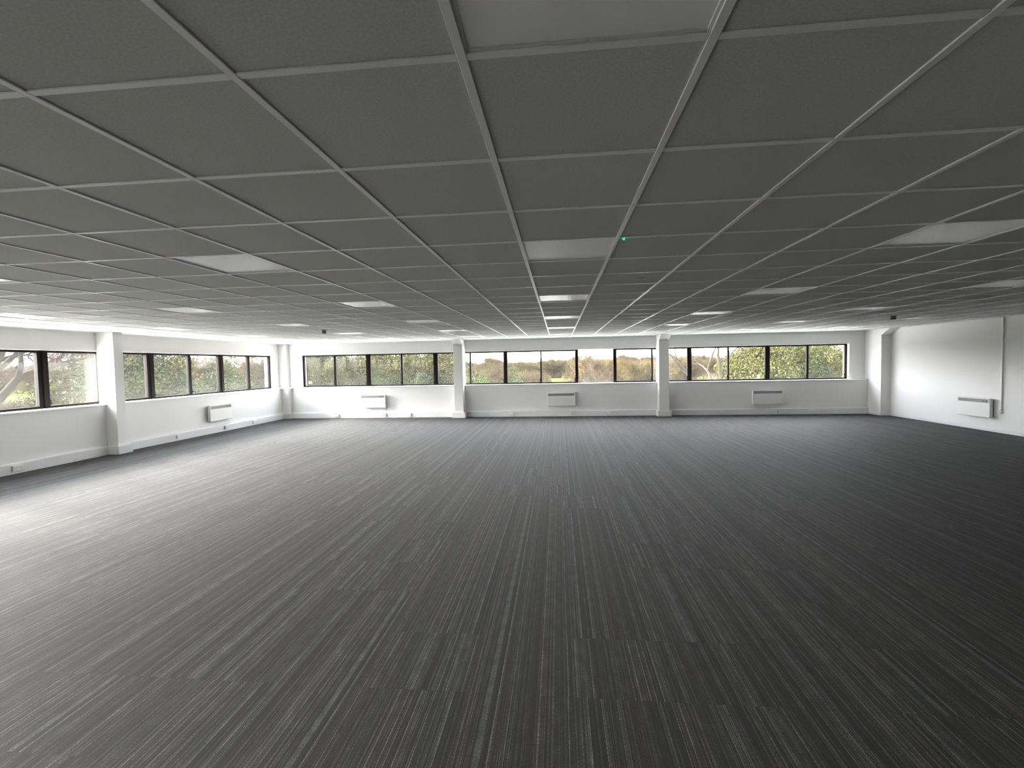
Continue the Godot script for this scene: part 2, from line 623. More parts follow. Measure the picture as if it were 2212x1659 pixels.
func build_windows() -> void:
	var zf := Z_BACK - 0.1
	var xf := X_LEFT - 0.1
	var thin := 0.028
	var thick := 0.066
	var w := window_bank("window_1", true, zf, -8.24, -3.02, [[-7.16, thin + 0.007], [-6.042, thick + 0.01], [-4.947, thin], [-3.845, thick + 0.006]], [], true, true)
	sticker(w, Vector3(-8.03, 1.125, zf - 0.03), true)
	window_bank("window_2", true, zf, -3.02, 3.06, [[-2.742, 0.022], [-1.635, 0.06], [-0.535, 0.022], [0.557, 0.045], [1.708, 0.048], [2.81, 0.024]], [4], true, true)
	w = window_bank("window_3", true, zf, 3.06, 8.33, [[3.9, 0.063], [5.022, 0.022], [6.128, thick], [7.25, 0.03]], [], true, true)
	sticker(w, Vector3(5.894, 1.087, zf - 0.03), true)
	window_bank("window_4", false, xf, -14.125, -8.56, [[-13.088, 0.045], [-11.928, 0.09], [-10.856, 0.045], [-9.712, 0.09]], [], true, true)
	window_bank("window_5", false, xf, -8.56, -2.5, [[-7.503, 0.09], [-6.4, 0.045], [-5.3, 0.09], [-4.2, 0.045], [-3.1, 0.09]], [], true, true)
	window_bank("window_6", false, xf, -2.5, 3.2, [[-2.0, 0.045], [-0.9, 0.09], [0.2, 0.045], [1.3, 0.09], [2.3, 0.045]], [], true, true)

func sticker(w: Node3D, at: Vector3, _flat: bool) -> void:
	var st := mb()
	box(st, at + Vector3(-0.045, -0.045, 0.0), at + Vector3(0.04, 0.045, 0.0015))
	obj("sticker", st, M.sticker, w).set_meta("label", "small square white sticker on the glass")
	st = mb()
	box(st, at + Vector3(0.055, -0.03, 0.0), at + Vector3(0.078, 0.03, 0.0015))
	obj("sticker", st, M.grey_plastic, w).set_meta("label", "narrow grey tab beside the white sticker")

# ---------------------------------------------------------------- fixed things in the room
func haunched_column(x0: float, x1: float, z_front: float, label: String, block := true) -> void:
	var t := thing("boxed_column", label, "column", Vector3((x0 + x1) * 0.5, 0, Z_BACK))
	var w := (x1 - x0) * 0.5
	var f := z_front - Z_BACK
	var st := mb()
	box(st, Vector3(-w, 0.0, 0.001), Vector3(w, 2.205, f), 0.004)
	obj("shaft", st, M.wall, t)
	st = mb()
	prism(st, PackedVector2Array([Vector2(0.001, 2.205), Vector2(f, 2.205), Vector2(f + 0.3, CEIL - 0.002), Vector2(0.001, CEIL - 0.002)]), -w, w, 0)
	obj("haunch", st, M.wall, t)
	if block:
		for k in 3:
			st = mb()
			if k == 0:
				box(st, Vector3(-w - 0.062, 0, f + 0.001), Vector3(w + 0.062, 0.168, f + 0.065), 0.008)
			else:
				var s := -1.0 if k == 1 else 1.0
				box(st, Vector3(minf(s * w, s * (w + 0.06)), 0, STEP + 0.001), Vector3(maxf(s * w, s * (w + 0.06)), 0.168, f), 0.008)
			obj("base_trunking", st, M.trunking, t)

func rounded(x0: float, z0: float, x1: float, z1: float, r: float) -> PackedVector2Array:
	# outline of a box in plan whose room-side corner (x1, z1) is rounded
	var p := PackedVector2Array([Vector2(x0, z0), Vector2(x1, z0)])
	for k in 7:
		var a := PI * 0.5 * k / 6.0
		p.append(Vector2(x1 - r + r * cos(a), z1 - r + r * sin(a)))
	p.append(Vector2(x0, z1))
	return p

func build_columns() -> void:
	haunched_column(-3.16, -2.881, -14.155, "white boxed column with splayed head, between the ivy-view window and the middle window")
	haunched_column(2.906, 3.188, -14.155, "white boxed column with splayed head, on the side nearer the windowless wall")
	# the half column against the windowless wall
	var t := thing("boxed_column", "white boxed half column built into the corner of the windowless wall", "column", Vector3(X_RIGHT, 0, Z_BACK))
	var st := mb()
	box(st, Vector3(-0.255, 0.0, 0.001), Vector3(-0.001, 2.205, 0.685), 0.004)
	obj("shaft", st, M.wall, t)
	st = mb()
	prism(st, PackedVector2Array([Vector2(0.001, 2.205), Vector2(0.685, 2.205), Vector2(1.02, CEIL - 0.002), Vector2(0.001, CEIL - 0.002)]), -0.255, -0.001, 0)
	obj("haunch", st, M.wall, t)
	st = mb()
	box(st, Vector3(-0.27, 0.0, STEP + 0.071), Vector3(-0.256, 0.07, 0.7), 0.003)
	box(st, Vector3(-0.256, 0.0, 0.686), Vector3(-0.015, 0.07, 0.7), 0.003)
	obj("skirting", st, M.trunking, t)
	# plain columns on the window wall
	for z in [-8.5, -2.46]:
		t = thing("wall_column", "plain square white column standing against the long window wall" if z < -5 else "plain white column against the window wall, out towards the room's near end", "column", Vector3(X_LEFT, 0, z))
		st = mb()
		box(st, Vector3(0.001, 0, -0.1), Vector3(0.365, CEIL - 0.002, 0.1), 0.004)
		obj("shaft", st, M.wall, t)
		st = mb()
		box(st, Vector3(0.366, 0, -0.155), Vector3(0.425, 0.168, 0.165), 0.008)
		obj("base_trunking", st, M.trunking, t)
		for s in [-1.0, 1.0]:
			st = mb()
			box(st, Vector3(STEP + 0.001, 0, minf(s * 0.101, s * 0.16)), Vector3(0.366, 0.168, maxf(s * 0.101, s * 0.16)), 0.008)
			obj("base_trunking", st, M.trunking, t)
	# pipe box in the corner of the two window walls
	t = thing("corner_pillar", "slim white pipe boxing in the corner where the two window walls meet", "pillar", Vector3(X_LEFT, 0, Z_BACK))
	st = mb()
	prism(st, rounded(0.001, 0.001, 0.262, 0.15, 0.05), SILL + 0.001, CEIL - 0.002, 1)
	obj("upper_boxing", st, M.wall, t)
	st = mb()
	prism(st, rounded(STEP + 0.001, STEP + 0.001, 0.40, 0.3, 0.05), 0.0, SILL - 0.031, 1)
	obj("lower_boxing", st, M.wall, t)
	st = mb()
	prism(st, rounded(STEP + 0.001, STEP + 0.001, 0.425, 0.325, 0.055), SILL - 0.03, SILL, 1)
	obj("ledge", st, M.sill, t)
	st = mb()
	prism(st, rounded(STEP + 0.001, STEP + 0.001, 0.435, 0.335, 0.06), 0.0, 0.168, 1)
	obj("base_trunking", st, M.trunking, t)

func trunk_profile(s: float) -> PackedVector2Array:
	# square trunking with a small rounded top edge; s = +1 outwards along the first axis
	return PackedVector2Array([Vector2(0, 0), Vector2(0.068 * s, 0), Vector2(0.07 * s, 0.004), Vector2(0.07 * s, 0.158), Vector2(0.066 * s, 0.166), Vector2(0.058 * s, 0.169), Vector2(0, 0.169)])

func build_baseboards() -> void:
	var n := struct_node("baseboard_back")
	for seg in [[-8.47, -6.1], [-6.098, -3.225], [-2.817, 0.0], [0.002, 2.842], [3.252, 6.0], [6.002, 8.744]]:
		var st := mb()
		var p := PackedVector2Array()
		for v in trunk_profile(1.0):
			p.append(Vector2(Z_LOW + v.x, v.y))
		prism(st, p, seg[0], seg[1], 0)
		obj("trunking_length", st, M.trunking, n)
	n = struct_node("baseboard_left")
	for seg in [[-14.24, -11.5], [-11.498, -8.662], [-8.338, -5.4], [-5.398, -2.622], [-2.298, 0.7], [0.702, Z_FRONT]]:
		var st := mb()
		var p := PackedVector2Array()
		for v in trunk_profile(1.0):
			p.append(Vector2(X_LOW + v.x, v.y))
		prism(st, p, seg[0], seg[1], 2)
		obj("trunking_length", st, M.trunking, n)
	var b := mb()
	box(b, Vector3(X_RIGHT - 0.015, 0, -13.875), Vector3(X_RIGHT, 0.07, Z_FRONT), 0.004)
	struct("baseboard_right", b, M.trunking)
	b = mb()
	box(b, Vector3(X_LOW + 0.07, 0, Z_FRONT - 0.015), Vector3(X_RIGHT - 0.015, 0.07, Z_FRONT), 0.004)
	struct("baseboard_front", b, M.trunking)

func heater(at: Vector3, turn: float, wide: float, label: String, cable: bool) -> void:
	# local x along the wall, z out of the wall; at = middle of the heater's foot on the wall
	var t := thing("panel_heater", label, "heater", at, turn, "wall heaters")
	var h := 0.41
	var w := wide * 0.5
	var st := mb()
	box(st, Vector3(-w + 0.035, 0.03, 0.001), Vector3(w - 0.035, h - 0.03, 0.035))
	obj("wall_bracket", st, M.grille, t)
	st = mb()
	box(st, Vector3(-w + 0.008, 0.008, 0.035), Vector3(w - 0.008, h - 0.008, 0.085), 0.006)
	obj("rear_case", st, M.heater, t)
	st = mb()
	# front cover: a frame round the outlet slot at the top, a plain panel below
	box(st, Vector3(-w, 0, 0.082), Vector3(w, h * 0.755, 0.108), 0.008)
	box(st, Vector3(-w, h * 0.92, 0.082), Vector3(w, h, 0.108), 0.008)
	box(st, Vector3(-w, h * 0.74, 0.082), Vector3(-w + 0.035, h * 0.94, 0.108), 0.008)
	box(st, Vector3(w - 0.035, h * 0.74, 0.082), Vector3(w, h * 0.94, 0.108), 0.008)
	obj("front_cover", st, M.heater, t)
	st = mb()
	box(st, Vector3(-w + 0.035, h * 0.755, 0.0855), Vector3(w - 0.035, h * 0.92, 0.088))
	obj("outlet_recess", st, M.grille_dark, t)
	for k in 5:
		st = mb()
		var y := h * 0.77 + k * h * 0.031
		prism(st, PackedVector2Array([Vector2(0.0885, y + 0.004), Vector2(0.1045, y - 0.001), Vector2(0.1045, y + 0.006), Vector2(0.0885, y + 0.011)]), -w + 0.037, w - 0.2, 0)
		obj("louvre", st, M.grille, t)
	st = mb()
	box(st, Vector3(w - 0.195, h * 0.765, 0.0885), Vector3(w - 0.04, h * 0.912, 0.1), 0.003)
	var cp := obj("control_panel", st, M.grille, t)
	for k in 2:
		st = mb()
		var cx := w - 0.155 + k * 0.065
		tube(st, Vector3(cx, h * 0.84, 0.1), Vector3(cx, h * 0.84, 0.112), 0.018, 0.016, 14, true)
		obj("knob", st, M.grey_plastic, cp)
	if cable:
		st = mb()
		var c0 := Vector3(w - 0.05, 0.03, 0.02)
		var c1 := Vector3(w - 0.04, -0.07, 0.02)
		var c2 := Vector3(w - 0.035, 0.172 - at.y, 0.02)
		tube(st, c0, c1, 0.005, 0.005, 8)
		tube(st, c1, c2, 0.005, 0.005, 8, true)
		obj("flex", st, M.gloss_white, t)

func socket(at: Vector3, turn: float, kind: int, label: String) -> void:
	# kind 2: double socket outlet, 1: fused spur. local x along the wall, z out of the wall
	var t := thing("double_socket" if kind == 2 else "fused_spur", label, "socket", at, turn, "trunking outlets")
	var w := 0.0735 if kind == 2 else 0.043
	var st := mb()
	box(st, Vector3(-w - 0.004, -0.047, 0.001), Vector3(w + 0.004, 0.047, 0.016), 0.002)
	obj("back_box", st, M.grey_plastic if kind == 1 else M.trunking, t)
	st = mb()
	box(st, Vector3(-w, -0.043, 0.015), Vector3(w, 0.043, 0.026), 0.004)
	obj("plate", st, M.socket, t)
	if kind == 2:
		for s in [-1.0, 1.0]:
			st = mb()
			box(st, Vector3(s * 0.014 - 0.006, 0.016, 0.026), Vector3(s * 0.014 + 0.006, 0.034, 0.03), 0.001)
			obj("switch", st, M.gloss_white, t)
			for p in [[0.0, 0.012, 0.002, 0.005], [-0.011, -0.01, 0.004, 0.002], [0.011, -0.01, 0.004, 0.002]]:
				st = mb()
				box(st, Vector3(s * 0.04 + p[0] - p[2], p[1] - p[3], 0.0255), Vector3(s * 0.04 + p[0] + p[2], p[1] + p[3], 0.0264))
				obj("pin_hole", st, M.dark, t)
	else:
		st = mb()
		box(st, Vector3(0.012, -0.01, 0.026), Vector3(0.026, 0.012, 0.03), 0.001)
		obj("switch", st, M.gloss_white, t)
		st = mb()
		box(st, Vector3(-0.028, -0.014, 0.0255), Vector3(-0.004, 0.014, 0.0275), 0.001)
		obj("fuse_carrier", st, M.grey_plastic, t)

func build_fittings() -> void:
	heater(Vector3(-5.795, 0.318, Z_LOW), 0.0, 0.815, "white panel heater under the window that looks onto ivy-clad trees", true)
	heater(Vector3(0.07, 0.31, Z_LOW), 0.0, 0.84, "white panel heater between the two columns with splayed heads", true)
	heater(Vector3(6.0, 0.30, Z_LOW), 0.0, 0.845, "white panel heater under the window next to the windowless wall", false)
	heater(Vector3(X_LOW, 0.305, -11.42), PI / 2, 0.80, "white panel heater on the long window wall beyond the plain column", true)
	heater(Vector3(X_RIGHT, 0.29, -11.175), -PI / 2, 0.82, "white panel heater on the windowless wall beside a vertical cable conduit", false)
	var zt := Z_LOW + 0.07
	var y := 0.088
	socket(Vector3(-7.0, y, zt), 0, 2, "white double socket on the trunking between corner pipe boxing and heater")
	socket(Vector3(-5.43, y, zt), 0, 1, "white fused outlet below the heater under the ivy-view window")
	socket(Vector3(-4.655, y, zt), 0, 2, "white double socket between the heater and the column, ivy-view bay")
	socket(Vector3(-1.463, y, zt), 0, 2, "white double socket in the middle bay, on the ivy-view column's side")
	socket(Vector3(0.42, y, zt), 0, 1, "white fused outlet below the heater between the two columns")
	socket(Vector3(1.452, y, zt), 0, 2, "white double socket in the middle bay, past the heater's fused outlet")
	socket(Vector3(4.72, y, zt), 0, 2, "white double socket between the column and the last far-wall heater")
	socket(Vector3(6.318, y, zt), 0, 1, "white fused outlet below the heater next to the windowless wall")
	socket(Vector3(7.223, y, zt), 0, 2, "white double socket nearest the windowless wall on the far-wall trunking")
	var xt := X_LOW + 0.07
	socket(Vector3(xt, y, -6.77), PI / 2, 2, "white double socket on the window-wall trunking, room side of the plain column")
	socket(Vector3(xt, y, -10.06), PI / 2, 2, "white double socket between the plain column and the window-wall heater")
	socket(Vector3(xt, y, -11.6), PI / 2, 1, "white fused outlet below the heater on the long window wall")
	socket(Vector3(xt, y, -12.77), PI / 2, 2, "white double socket between the window-wall heater and the corner boxing")
	# conduit on the windowless wall, with its end fitting
	var t := thing("cable_conduit", "slim white vertical cable conduit running down the windowless wall", "conduit", Vector3(X_RIGHT, 0, -10.62))
	var st := mb()
	box(st, Vector3(-0.03, 0.49, -0.02), Vector3(-0.001, CEIL - 0.003, 0.02), 0.003)
	obj("conduit_cover", st, M.gloss_white, t)
	st = mb()
	tube(st, Vector3(-0.001, 0.445, 0.0), Vector3(-0.05, 0.445, 0.0), 0.043, 0.04, 20, true)
	var b := obj("round_box", st, M.gloss_white, t)
	st = mb()
	tube(st, Vector3(-0.05, 0.445, 0.0), Vector3(-0.062, 0.445, 0.0), 0.02, 0.012, 14, true)
	obj("cable_gland", st, M.gloss_white, b)
	# smoke detectors
	for p in [[Vector3(-4.72, CEIL, -9.26), "dark round smoke detector on the ceiling towards the window-wall corner"], [Vector3(6.216, CEIL, -9.536), "dark round smoke detector on the ceiling near the windowless wall"]]:
		t = thing("smoke_detector", p[1], "smoke detector", p[0], 0.0, "ceiling smoke detectors")
		st = mb()
		lathe(st, Vector3.ZERO, [Vector2(0.0, -0.018), Vector2(0.048, -0.018), Vector2(0.052, -0.012), Vector2(0.052, -0.0002), Vector2(0.0, -0.0002)], 24)
		obj("base", st, M.grey_plastic, t)
		st = mb()
		lathe(st, Vector3.ZERO, [Vector2(0.0, -0.072), Vector2(0.026, -0.071), Vector2(0.04, -0.064), Vector2(0.046, -0.05), Vector2(0.046, -0.042), Vector2(0.036, -0.036), Vector2(0.036, -0.0185), Vector2(0.0, -0.0185)], 24)
		obj("sensing_chamber", st, M.grille_dark, t)
	# green indicator beside a light panel
	t = thing("indicator_light", "tiny glowing green indicator light on the ceiling beside a light panel", "indicator", Vector3(0.412, CEIL + 0.006, -3.02))
	st = mb()
	lathe(st, Vector3.ZERO, [Vector2(0.0, -0.004), Vector2(0.009, -0.004), Vector2(0.011, -0.0001), Vector2(0.0, -0.0001)], 16)
	obj("bezel", st, M.grey_plastic, t)
	st = mb()
	lathe(st, Vector3.ZERO, [Vector2(0.0, -0.012), Vector2(0.004, -0.011), Vector2(0.0065, -0.008), Vector2(0.007, -0.0041), Vector2(0.0, -0.0041)], 14)
	obj("lens", st, M.led, t)
	var l := OmniLight3D.new()
	l.name = "indicator_glow"
	l.light_color = Color(0.05, 1.0, 0.42)
	l.light_energy = 0.000004
	l.light_size = 0.006
	l.omni_range = 30.0
	l.omni_attenuation = 2.0
	l.shadow_enabled = true
	l.position = Vector3(0, -0.02, 0)
	t.add_child(l)

func build_lights() -> void:
	var proto: Node3D = null
	for j in range(-5, 20, 4):
		for i in range(-12, 13, 4):
			var at := Vector3(gx(i + 0.5), CEIL + 0.006, gz(j + 0.5))
			if at.z > Z_FRONT - 0.4:
				continue
			if proto == null:
				proto = thing("ceiling_light", "square white light panel, switched off, recessed in the ceiling grid", "ceiling light", at, 0.0, "square ceiling light panels")
				var st := mb()
				for e in [[Vector3(-0.297, 0, -0.297), Vector3(-0.279, 0.012, 0.297)], [Vector3(0.279, 0, -0.297), Vector3(0.297, 0.012, 0.297)], [Vector3(-0.279, 0, -0.297), Vector3(0.279, 0.012, -0.279)], [Vector3(-0.279, 0, 0.279), Vector3(0.279, 0.012, 0.297)]]:
					box(st, e[0], e[1], 0.0015)
				obj("frame", st, M.light_frame, proto)
				st = mb()
				box(st, Vector3(-0.281, 0.004, -0.281), Vector3(0.281, 0.009, 0.281))
				obj("diffuser", st, M.diffuser, proto)
			else:
				copy(proto, "ceiling_light").position = at
			var nth := ["first", "second", "third", "fourth", "fifth", "sixth", "seventh"]
			get_child(get_child_count() - 1).set_meta("label", "square white light panel, %s from far windows, %s line from long window wall" % [nth[(19 - j) / 4], nth[(i + 12) / 4]])

# ---------------------------------------------------------------- outdoors
func make_clumps() -> void:
	var rng := RandomNumberGenerator.new()
	rng.seed = 303
	# a spray of broad leaves
	var st := mb()
	for k in 64:
		var p := Vector3(rng.randfn(), rng.randfn(), rng.randfn()).normalized() * pow(rng.randf(), 0.5) * 0.5
		var d := Vector3(rng.randfn(), rng.randfn(), rng.randfn()).normalized()
		var s := d.cross(Vector3(rng.randfn(), rng.randfn(), rng.randfn())).normalized()
		var l := rng.randf_range(0.045, 0.085)
		var n := d.cross(s).normalized()
		if n.y < 0.0:
			n = -n
		quad(st, p - d * l, p + s * l * 0.55, p + d * l, p - s * l * 0.55, n)
	clump_leaf = st.commit()
	# a spray of bare twigs
	st = mb()
	for k in 22:
		var d := Vector3(rng.randfn(), rng.randfn() * 0.8 + 0.5, rng.randfn()).normalized()
		var p := Vector3(rng.randfn(), rng.randfn(), rng.randfn()) * 0.12
		var e := p + d * rng.randf_range(0.35, 0.75)
		tube(st, p, e, 0.012, 0.004, 3)
		for q in 2:
			var m := p.lerp(e, rng.randf_range(0.3, 0.8))
			tube(st, m, m + (d + Vector3(rng.randfn(), rng.randfn(), rng.randfn()) * 0.7).normalized() * 0.25, 0.007, 0.003, 3)
	clump_twig = st.commit()
	# a flat drooping conifer spray
	st = mb()
	for k in 60:
		var a := rng.randf() * TAU
		var d := Vector3(cos(a), rng.randf_range(-0.45, 0.1), sin(a)).normalized()
		var s := d.cross(Vector3.UP).normalized()
		var p := d * rng.randf_range(0.05, 0.4) + Vector3(0, rng.randf_range(-0.1, 0.1), 0)
		var l := rng.randf_range(0.07, 0.15)
		quad(st, p - d * l * 0.4, p + s * l * 0.22, p + d * l, p - s * l * 0.22, (Vector3.UP + d * 0.3).normalized())
	clump_needle = st.commit()
	# a tuft of long grass
	st = mb()
	for k in 26:
		var a := rng.randf() * TAU
		var p := Vector3(cos(a), 0, sin(a)) * rng.randf() * 0.4
		var e := p + Vector3(rng.randfn() * 0.14, rng.randf_range(0.5, 1.0), rng.randfn() * 0.14)
		var s := Vector3(cos(a + 1.5), 0, sin(a + 1.5)) * 0.02
		tri(st, p - s, p + s, e, Vector3(s.z, 0.006, -s.x).normalized())
	clump_grass = st.commit()

func cloud(called: String, parent: Node3D, mesh: Mesh, m: Material, places: Array) -> void:
	# places: [Transform3D, Color]
	var mm := MultiMesh.new()
	mm.transform_format = MultiMesh.TRANSFORM_3D
	mm.use_colors = true
	mm.mesh = mesh
	mm.instance_count = places.size()
	for k in places.size():
		mm.set_instance_transform(k, places[k][0])
		mm.set_instance_color(k, places[k][1])
	var o := MultiMeshInstance3D.new()
	o.multimesh = mm
	o.material_override = m
	o.name = called
	o.set_meta("kind", "stuff")
	parent.add_child(o, true)

func jitter(rng: RandomNumberGenerator, c: Color, by := 0.25) -> Color:
	var k := 0.52 + rng.randf_range(-by, by)
	return Color(c.r * k * (1.0 + rng.randf_range(-0.12, 0.12)), c.g * k, c.b * k * (1.0 + rng.randf_range(-0.2, 0.2)))

func placed(rng: RandomNumberGenerator, p: Vector3, s: float) -> Transform3D:
	return Transform3D(Basis.from_euler(Vector3(rng.randf_range(-0.6, 0.6), rng.randf() * TAU, rng.randf_range(-0.6, 0.6))).scaled(Vector3.ONE * s), p)

func limb(st: SurfaceTool, rng: RandomNumberGenerator, a: Vector3, d: Vector3, l: float, r: float, depth: int, tips: Array, up: float, forks := 3) -> void:
	# a bent limb that divides until it is a twig
	var p := a
	var dd := d
	var n := 3 if depth > 1 else 2
	for k in n:
		var q := p + dd * l / n
		tube(st, p, q, r * (1.0 - 0.35 * k / n), r * (1.0 - 0.35 * (k + 1) / n), 6 if r > 0.06 else (4 if r > 0.02 else 3))
		p = q
		dd = (dd + Vector3(rng.randfn(), rng.randfn() * 0.7 + up, rng.randfn()) * 0.2).normalized()
		if depth <= 3:
			tips.append([p, depth])
	if depth <= 0:
		return
	for k in forks:
		var e := (dd + Vector3(rng.randfn(), rng.randfn() * 0.6 + up, rng.randfn()) * 0.62).normalized()
		limb(st, rng, p, e, l * rng.randf_range(0.62, 0.82), r * rng.randf_range(0.5, 0.66), depth - 1, tips, up, forks)

func tree(called: String, label: String, at: Vector3, o: Dictionary, group := "") -> Node3D:
	# o: seed, h, lean, depth, bark, crown mesh, colour(s), density, clump size
	var rng := RandomNumberGenerator.new()
	rng.seed = o.seed
	var t := thing(called, label, "tree", at, 0.0, group)
	var h: float = o.h
	var st := mb()
	var tips := []
	var lean: Vector3 = o.get("lean", Vector3.ZERO)
	var d := (Vector3.UP + lean).normalized()
	var r: float = o.get("r", h * 0.022)
	var base := mb()
	var foot: Vector3 = d * h * o.get("bole", 0.25)
	tube(base, Vector3.ZERO - Vector3(0, 0.2, 0), d * h * 0.05, r * 1.5, r * 1.1, 9)
	tube(base, d * h * 0.05, foot, r * 1.1, r * 0.92, 9)
	obj("trunk", base, o.bark, t)
	for k in o.get("mains", 3):
		var a: float = TAU * (k + rng.randf() * 0.5) / o.get("mains", 3)
		var e: Vector3 = (d * 1.2 + Vector3(cos(a), 0, sin(a)) * o.get("spread", 0.7)).normalized()
		limb(st, rng, foot, e, h * o.get("reach", 0.24), r * 0.75, o.depth, tips, o.get("up", 0.25), o.get("forks", 3))
	obj("branches", st, o.bark, t)
	var leaves := []
	for tip in tips:
		var many: float = o.density
		while many > 0.0 and (many >= 1.0 or rng.randf() < many):
			many -= 1.0
			var c: Color = o.colours[rng.randi_range(0, o.colours.size() - 1)]
			leaves.append([placed(rng, tip[0] + Vector3(rng.randfn(), rng.randfn(), rng.randfn()) * o.size * 0.5, o.size * rng.randf_range(0.7, 1.3)), jitter(rng, c)])
	if o.get("ivy", 0.0) > 0.0:
		# ivy climbing the trunk and the lower limbs
		for k in int(h * 22):
			var y: float = rng.randf() * h * o.ivy
			var a := rng.randf() * TAU
			var c: Color = o.colours[rng.randi_range(0, o.colours.size() - 1)]
			leaves.append([placed(rng, d * y + Vector3(cos(a), 0, sin(a)) * (r + 0.25 + rng.randf() * 0.5), rng.randf_range(0.7, 1.2)), jitter(rng, c)])
	for k in o.get("fill", 0):
		# the leafy lower crown round the stem
		var p := Vector3(rng.randfn(), rng.randfn(), rng.randfn()).normalized() * pow(rng.randf(), 0.45)
		var c: Color = o.colours[rng.randi_range(0, o.colours.size() - 1)]
		leaves.append([placed(rng, d * h * 0.5 + Vector3(p.x * h * 0.36, p.y * h * 0.42, p.z * h * 0.36), o.size * rng.randf_range(0.7, 1.3)), jitter(rng, c)])
	if leaves:
		cloud(o.get("crown", "foliage"), t, o.mesh, o.get("leaf_mat", M.leaf), leaves)
	return t

func conifer(called: String, label: String, at: Vector3, h: float, w: float, colours: Array, seed_: int, n := 520, group := "") -> Node3D:
	var rng := RandomNumberGenerator.new()
	rng.seed = seed_
	var t := thing(called, label, "tree", at, 0.0, group)
	var st := mb()
	tube(st, Vector3(0, -0.2, 0), Vector3(0, h * 0.97, 0), h * 0.022, 0.02, 8)
	obj("trunk", st, M.bark, t)
	st = mb()
	var leaves := []
	var tiers := int(h * 1.3)
	for k in tiers:
		var y := h * (0.12 + 0.86 * k / tiers)
		var reach := w * pow(1.0 - float(k) / tiers, 0.75) * rng.randf_range(0.75, 1.1) + 0.15
		var arms := 7
		for q in arms:
			var a := TAU * (q + rng.randf()) / arms
			var e := Vector3(cos(a) * reach, -reach * 0.22 + rng.randf_range(-0.2, 0.3), sin(a) * reach)
			tube(st, Vector3(0, y, 0), Vector3(0, y, 0) + e, 0.05, 0.012, 4)
			var m := maxi(3, int(reach * 3.2))
			for u in m:
				var f := (u + 0.7) / m
				leaves.append([placed(rng, Vector3(0, y, 0) + e * f + Vector3(rng.randfn(), rng.randfn() * 0.5, rng.randfn()) * 0.2, rng.randf_range(0.9, 1.5)), jitter(rng, colours[rng.randi_range(0, colours.size() - 1)])])
	obj("branches", st, M.bark, t)
	cloud("foliage", t, clump_needle, M.leaf, leaves)
	return t

func bush(called: String, label: String, at: Vector3, r: Vector3, colours: Array, seed_: int, n: int, mesh: Mesh, size: float, group := "") -> Node3D:
	var rng := RandomNumberGenerator.new()
	rng.seed = seed_
	var t := thing(called, label, "bush", at, 0.0, group)
	var st := mb()
	var leaves := []
	for k in 9:
		var a := TAU * k / 9.0
		tube(st, Vector3(cos(a) * 0.15, -0.2, sin(a) * 0.15), Vector3(cos(a) * r.x * 0.6, r.y * 1.3, sin(a) * r.z * 0.6), 0.04, 0.015, 4)
	obj("stems", st, M.bark, t)
	for k in n:
		var p := Vector3(rng.randfn(), rng.randfn(), rng.randfn()).normalized() * pow(rng.randf(), 0.4)
		p += Vector3(sin(k * 1.7), cos(k * 2.3), sin(k * 3.1)) * 0.1
		p = Vector3(p.x * r.x, r.y + p.y * r.y, p.z * r.z)
		leaves.append([placed(rng, p, size * rng.randf_range(0.7, 1.3)), jitter(rng, colours[rng.randi_range(0, colours.size() - 1)])])
	cloud("foliage", t, mesh, M.leaf, leaves)
	return t

func patch(called: String, label: String, category: String, poly: PackedVector2Array, y0: float, y1: float, m: Material) -> void:
	var st := mb()
	prism(st, poly, y0, y1, 1)
	tag(obj(called, st, m), label, category).set_meta("kind", "structure")

func at_dir(t: float, dist: float) -> Vector3:
	# t: sideways metres for each metre ahead, seen from the middle of the room's near end; dist: metres ahead
	return Vector3(t * dist, GROUND, -dist)

